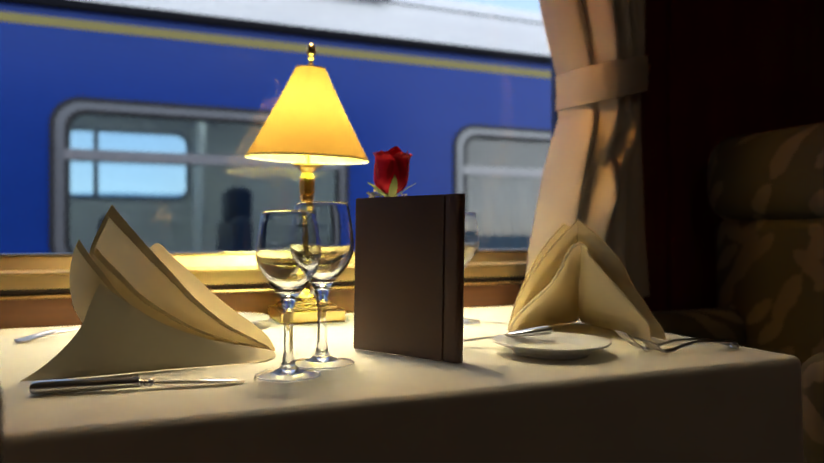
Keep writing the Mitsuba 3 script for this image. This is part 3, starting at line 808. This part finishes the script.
hl = 0.064
hm = lathe(dense([(0, 0), (0.0055, 0.001), (0.0092, 0.006), (0.0088, 0.02), (0.0062, 0.048), (0.0042, hl - 0.002), (0, hl)], 40), 28)
v = hm.vertices
put('butter_knife__handle', orient(trimesh.Trimesh(np.c_[v[:, 2], v[:, 0] * 1.2, v[:, 1] * 0.68], hm.faces, process=False)), 'silver', 40)
bl = []
for xa, r in ((hl, 0.0046), (hl + 0.0045, 0.0034), (hl + 0.009, 0.0044)):
    s_ = trimesh.creation.icosphere(3, 1.0); s_.vertices = s_.vertices * [0.0026, r, r * 0.85] + [xa, 0, 0]; bl.append(s_)
put('butter_knife__bolster', orient(cat(bl)), 'silver', 40)
Bb = BL - hl - 0.008
g = sg.Polygon([(0, -0.003), (0.012, -0.0062), (Bb * 0.6, -0.0085), (Bb * 0.92, -0.0075), (Bb, -0.001), (Bb * 0.95, 0.0040), (Bb * 0.5, 0.0045), (0, 0.003)]).buffer(0.001).buffer(-0.001)
bm = trimesh.creation.extrude_polygon(g, 0.0013, engine='earcut'); bm.apply_translation((hl + 0.009, 0, -0.00065))
put('butter_knife__blade', orient(bm), 'steel', 30)
tag('butter_knife', 'small silver butter knife resting across the rim of the front bread plate', 'knife')

# ------------------------------------------------------------------ curtain with tie-back
ZC = np.linspace(1.66, 0.752, 110)
XL = np.interp(ZC, [0.70, 0.863, 0.95, 1.036, 1.10, 1.155, 1.25, 1.32, 1.40, 1.66], [0.790, 0.806, 0.825, 0.845, 0.865, 0.884, 0.880, 0.860, 0.838, 0.793])
XR = np.interp(ZC, [0.70, 0.90, 1.15, 1.25, 1.40, 1.66], [1.145, 1.125, 1.110, 1.112, 1.112, 1.125])
uu = np.linspace(0, 1, 260)


def curtain_surface(zz, xl, xr, fold):
    v = (1.66 - zz) / 0.96
    base = 1.276 - 0.115 * np.sin(PI * np.clip(uu, 0, 1) ** 0.62) ** 0.9
    drift = 0.55 * np.sin(5.0 * v + 1.0)
    ph = 2 * PI * (5.4 * uu + 0.30 * np.sin(3 * uu + 2.0 * v)) + drift
    f = np.sin(ph) + 0.28 * np.sin(2 * ph + 1.1) + 0.45 * np.sin(2 * PI * 1.9 * uu + 3 * v)
    x = xl + (xr - xl) * uu + fold * 0.35 * np.cos(ph)
    return np.c_[x, base + fold * f * np.sin(PI * np.clip(uu * 0.96 + 0.02, 0, 1)) ** 0.5, np.full(len(uu), zz)]


rows = []
for zz, xl, xr in zip(ZC, XL, XR):
    tie = math.exp(-((zz - 1.21) / 0.075) ** 2)
    rows.append(curtain_surface(zz, xl, xr, (0.0190 if zz > 1.21 else 0.0190 - 0.010 * min(1, (1.21 - zz) / 0.08)) * (1 - 0.8 * tie) + 0.002))
CS = np.array(rows)
# swag: a broad drape gathering toward the tie from the lower right
UU, ZZ = np.meshgrid(uu, ZC)
cent = 0.27 + 0.27 * np.clip((ZZ - 0.90) / 0.25, 0, 1) ** 1.2
mask = np.exp(-((UU - cent) / 0.075) ** 2) * np.clip((1.165 - ZZ) / 0.06, 0, 1) * np.clip((ZZ - 0.86) / 0.10, 0, 1)
CS[..., 1] -= 0.026 * mask
valley = np.exp(-((UU - (cent - 0.13)) / 0.05) ** 2) * np.clip((1.165 - ZZ) / 0.06, 0, 1) * np.clip((ZZ - 0.90) / 0.10, 0, 1)
CS[..., 1] += 0.014 * valley
mask2 = np.exp(-((UU - 0.10) / 0.045) ** 2) * np.clip((1.165 - ZZ) / 0.05, 0, 1)
CS[..., 1] -= 0.014 * mask2
put('curtain__drape', grid(CS), 'curtain_satin', True)
tb_rows = []
for w in np.linspace(0, 1, 10):
    q = np.linspace(0, 1, 70)
    i0 = np.argmin(abs(ZC - 1.205))
    x = (XL[i0] - 0.004) + (XR[i0] + 0.018 - XL[i0]) * q
    y = 1.280 - 0.138 * np.sin(PI * np.clip(q, 0, 1) ** 0.62) ** 0.72 - 0.003 * np.sin(PI * w)
    z = 1.172 + 0.078 * w + 0.066 * q ** 1.3
    tb_rows.append(np.c_[x, y, z])
TB = np.array(tb_rows)
cent_ = np.array([1.0, 1.29])
inn = TB.copy()
inn[..., :2] += (cent_ - TB[..., :2]) * 0.02
put('curtain__tie_back', cat([grid(TB), grid(inn, True), grid(np.stack([TB[0], inn[0]])), grid(np.stack([inn[-1], TB[-1]]))]), 'curtain_satin', 50)
put('curtain__hook', tube(spline([(1.128, Y_WALL - 0.002, 1.275), (1.130, 1.290, 1.270), (1.132, 1.272, 1.282), (1.132, 1.268, 1.298)], 16), 0.004, 10), 'brass_dark', 40)
put('curtain_rail__rod', tube(np.array([(-1.05, 1.262, 1.672), (0, 1.262, 1.672), (1.18, 1.262, 1.672)]), 0.011, 16), 'brass', 40)
for i, x in enumerate((-1.0, 1.16)):
    put(num('curtain_rail__bracket', i), tube(np.array([(x, Y_WALL, 1.672), (x, 1.29, 1.672), (x, 1.262, 1.672)]), 0.006, 10), 'brass', 40)
tag('curtain', 'beige satin curtain tied back at the right end of the window', 'curtain')
tag('curtain__tie_back', 'wide beige tie-back band around the middle')
tag('curtain_rail', 'brass curtain rod running above the window', 'curtain rod')

# ------------------------------------------------------------------ chairs
def armchair(key):
    put(key + '__backrest', rbox(1.305, 1.45, 0.62, 1.256, 0.40, 0.945, 0.045, 20), 'floral_upholstery', 40)
    hd = trimesh.util.concatenate([rbox(1.275, 1.46, 0.61, 1.266, 0.925, 1.13, 0.065, 24)])
    put(key + '__headrest', hd, 'floral_upholstery', 40)
    put(key + '__seat_cushion', rbox(0.86, 1.31, 0.725, 1.135, 0.36, 0.50, 0.05, 16), 'floral_upholstery', 40)
    put(key + '__arm', rbox(0.90, 1.32, 0.63, 0.72, 0.30, 0.725, 0.04, 16), 'floral_upholstery', 40)
    put(key + '__arm_001', rbox(0.90, 1.32, 1.14, 1.23, 0.30, 0.725, 0.04, 16), 'floral_upholstery', 40)
    put(key + '__seat_frame', rbox(0.88, 1.44, 0.64, 1.22, 0.22, 0.365, 0.02), 'dark_wood', 30)
    for i, (x, y) in enumerate(((0.92, 0.68), (0.92, 1.18), (1.40, 0.68), (1.40, 1.18))):
        put(num(key + '__leg', i), lathe(np.array([(0, 0), (0.014, 0), (0.022, 0.22), (0, 0.22)]), 16).apply_translation((x, y, 0)), 'dark_wood', 40)


armchair('armchair')
tag('armchair', 'dark floral upholstered armchair at the end of the table past the curtain', 'armchair')
put('dining_chair__backrest', rbox(-0.56, -0.064, 0.400, 0.460, 0.47, 0.830, 0.028, 20), 'floral_upholstery', 40)
put('dining_chair__seat', rbox(-0.56, -0.064, -0.06, 0.400, 0.40, 0.485, 0.03, 16), 'floral_upholstery', 40)
for i, (x, y) in enumerate(((-0.53, -0.03), (-0.10, -0.03), (-0.53, 0.43), (-0.10, 0.43))):
    put(num('dining_chair__leg', i), rbox(x - 0.016, x + 0.016, y - 0.016, y + 0.016, 0, 0.485 if y > 0.3 else 0.41, 0.005), 'dark_wood', 30)
tag('dining_chair', 'dark chair back in the near foreground, before the front edge of the tablecloth', 'chair')

# ------------------------------------------------------------------ the blue carriage on the next track
YT = 4.2
tc = 'train_carriage'
PITCHW, C0, HW = 2.456, 0.4465, 0.842
centres = [C0 + PITCHW * i for i in range(-2, 4)]
TXA, TXB = C0 - 2.5 * PITCHW, C0 + 3.5 * PITCHW
side = sg.box(TXA, -0.25, TXB, 2.145)
for c in centres: side = side.difference(rrect(c - HW, c + HW, 0.70, 1.650, 0.15))
put(tc + '__side_panel', wall_extrude(side, YT, YT + 0.06), 'livery_blue')
put(tc + '__stripe', box(TXA, TXB, YT - 0.004, YT + 0.01, 2.040, 2.092), 'livery_yellow')
put(tc + '__gutter', box(TXA, TXB, YT - 0.045, YT + 0.03, 2.142, 2.190), 'livery_black')
rp = dense([(YT - 0.03, 2.18), (YT + 0.02, 2.28), (YT + 0.14, 2.46), (YT + 0.40, 2.66), (YT + 0.80, 2.78), (YT + 1.4, 2.82), (YT + 2.0, 2.78), (YT + 2.45, 2.60), (YT + 2.75, 2.18)], 60)
roof = sg.Polygon(np.vstack([rp, rp[::-1] - [0, 0.03]]))
rm = trimesh.creation.extrude_polygon(roof, TXB - TXA, engine='earcut')
rm.vertices = np.c_[TXA + rm.vertices[:, 2], rm.vertices[:, 0], rm.vertices[:, 1]]
if rm.volume < 0: rm.invert()
put(tc + '__roof', rm, 'roof_white', 30)
put(tc + '__roof_seam', tube(np.array([(TXA, YT + 0.165, 2.494), (0, YT + 0.165, 2.494), (TXB, YT + 0.165, 2.494)]), 0.008, 8), 'roof_line')
hx0, hx1 = 0.55, 1.62
hatch = rbox(hx0, hx1, YT + 0.085, YT + 0.30, 2.475, 2.72, 0.05, 16)
put(tc + '__roof_vent', hatch, 'roof_white', 40)
hp_ = spline([(hx0 - 0.004, YT + 0.10, 2.70), (hx0 - 0.004, YT + 0.09, 2.50), (hx0 + 0.05, YT + 0.083, 2.478), (hx1 - 0.05, YT + 0.083, 2.478), (hx1 + 0.004, YT + 0.09, 2.50), (hx1 + 0.004, YT + 0.10, 2.70)], 60)
put(tc + '__roof_vent_seal', tube(hp_, 0.012, 8), 'roof_line', 40)
put(tc + '__underframe', box(TXA, TXB, YT + 0.02, YT + 2.70, -0.42, -0.25), 'livery_black')
put(tc + '__floor', box(TXA, TXB, YT + 0.06, YT + 2.66, -0.25, -0.18), 'train_seat_cloth')
far = sg.box(TXA, -0.18, TXB, 2.18)
YF = YT + 2.2
for c in centres: far = far.difference(rrect(c - 0.97, c + 0.035, 1.215, 1.80, 0.10))
put(tc + '__far_wall', wall_extrude(far, YF, YF + 0.05), 'train_lining')
put(tc + '__added_ceiling_light', box(TXA + 0.2, TXB - 0.2, YT + 0.95, YT + 1.25, 2.03, 2.055), 'bulb_glass')  # fill light added to brighten the carriage interior, hidden above its windows
scene[tc + '__added_ceiling_light']['emitter'] = {'type': 'area', 'radiance': rgb(6.5, 5.6, 4.6)}
put(tc + '__partition', box(0.52, 0.55, YT + 1.35, YF, -0.18, 2.06), 'train_lining')
put(tc + '__inner_ceiling', box(TXA, TXB, YT + 0.06, YF, 2.06, 2.10), 'train_lining')
for i, c in enumerate(centres):
    o = rrect(c - HW, c + HW, 0.70, 1.650, 0.15)
    put(num(tc + '__window_frame', i), wall_extrude(o.buffer(-0.012).difference(rrect(c - HW + 0.075, c + HW - 0.055, 0.76, 1.585, 0.10)), YT - 0.008, YT + 0.05), 'train_aluminium')
    put(num(tc + '__window_frame', i) + '__seal', wall_extrude(o.buffer(0.012).difference(o.buffer(-0.014)), YT - 0.012, YT + 0.03), 'train_rubber')
    put(num(tc + '__window_frame', i) + '__inner_seal', wall_extrude(rrect(c - HW + 0.063, c + HW - 0.043, 0.748, 1.597, 0.11).difference(rrect(c - HW + 0.088, c + HW - 0.068, 0.773, 1.572, 0.09)), YT - 0.010, YT + 0.04), 'train_rubber')
    put(num(tc + '__window_frame', i) + '__transom', box(c - HW + 0.06, c + HW - 0.05, YT - 0.014, YT + 0.045, 1.315, 1.372), 'train_bar')
    P_ = rrect(c - HW + 0.07, c + HW - 0.05, 0.755, 1.59, 0.10)
    gl = trimesh.creation.triangulate_polygon(P_, engine='earcut')
    gl = trimesh.Trimesh(np.c_[gl[0][:, 0], np.full(len(gl[0]), YT + 0.02), gl[0][:, 1]], gl[1], process=False)
    put(num(tc + '__window_frame', i) + '__pane', gl, 'train_glass', False)
    put(num(tc + '__far_window', i), wall_extrude(rrect(c - 0.985, c + 0.05, 1.20, 1.815, 0.11).difference(rrect(c - 0.955, c + 0.02, 1.23, 1.785, 0.09)), YF - 0.01, YF + 0.06), 'train_aluminium')
    put(num(tc + '__far_window', i) + '__mullion', cat([box(c - 0.735, c - 0.695, YF, YF + 0.03, 1.23, 1.785), box(c - 0.96, c + 0.03, YF, YF + 0.03, 1.52, 1.565)]), 'train_aluminium')
    if i != 2:
        xs = np.linspace(c - HW + 0.06, c + HW - 0.05, 90)
        yy = YT + 0.115 + 0.008 * np.sin(xs * 46 + np.sin(xs * 9))
        put(num(tc + '__window_frame', i) + '__curtain', grid(np.array([np.c_[xs, yy, np.full(90, z)] for z in np.linspace(1.345, 0.70, 4)])), 'train_blind', True)
        put(num(tc + '__window_frame', i) + '__added_dark_panel', box(c - HW + 0.05, c + HW - 0.05, YT + 0.10, YT + 0.135, 1.345, 1.66), 'train_dark_panel')  # dark sheet added behind the upper pane to keep it dim
tag(tc, 'blue railway carriage with a yellow stripe and white roof standing outside the window', 'train')
for k_, l in (('stripe', 'yellow stripe under the roof edge'), ('roof', 'white curved roof'), ('gutter', 'black roof gutter')): tag(tc + '__' + k_, l)


for i, x in enumerate((0.62, -0.18, 3.0)):
    key = num(tc + '__seat', i)
    put(key, cat([rbox(x - 0.45, x + 0.05, YT + 0.35, YT + 1.25, 0.18, 0.34, 0.05, 12), box(x - 0.35, x, YT + 0.5, YT + 1.1, -0.18, 0.19)]), 'train_seat_cloth', 40)
    put(key + '__backrest', rbox(x, x + 0.14, YT + 0.35, YT + 1.25, 0.33, 1.02, 0.06, 12), 'train_seat_cloth', 40)
    if i != 1: put(key + '__headrest', rbox(x - 0.02, x + 0.15, YT + 0.45, YT + 0.80, 0.98, 1.22, 0.05, 12), 'train_seat_cloth', 40)

hx = np.linspace(-160, 260, 90)
hz = 8 + 8 * meshkit.fbm(np.c_[hx * 0.02, hx * 0, hx * 0 + 2.0], 4, 8) + 0.035 * np.abs(hx - 20)
hill = np.stack([np.c_[hx, 170 + 25 * w + 0 * hx, -1.1 + hz * (1 - (1 - w) ** 2)] for w in np.linspace(0, 1, 8)])
pr('hill_haze', (0.36, 0.50, 0.60), 0.95)
put('hill', grid(hill), 'hill_haze', True)
tag('hill', kind='structure')
struct('ground', box(-160, 260, Y_WALL + 0.14, 175, -1.25, -1.10), 'ballast')
struct('wall_outside', wall_extrude(sg.box(X0, -0.2, X1, H + 0.1).difference(sg.box(WX0 + 0.02, WZ0, WX1 - 0.01, WZ1 - 0.03)), Y_WALL + 0.121, Y_WALL + 0.14), 'car_outside')
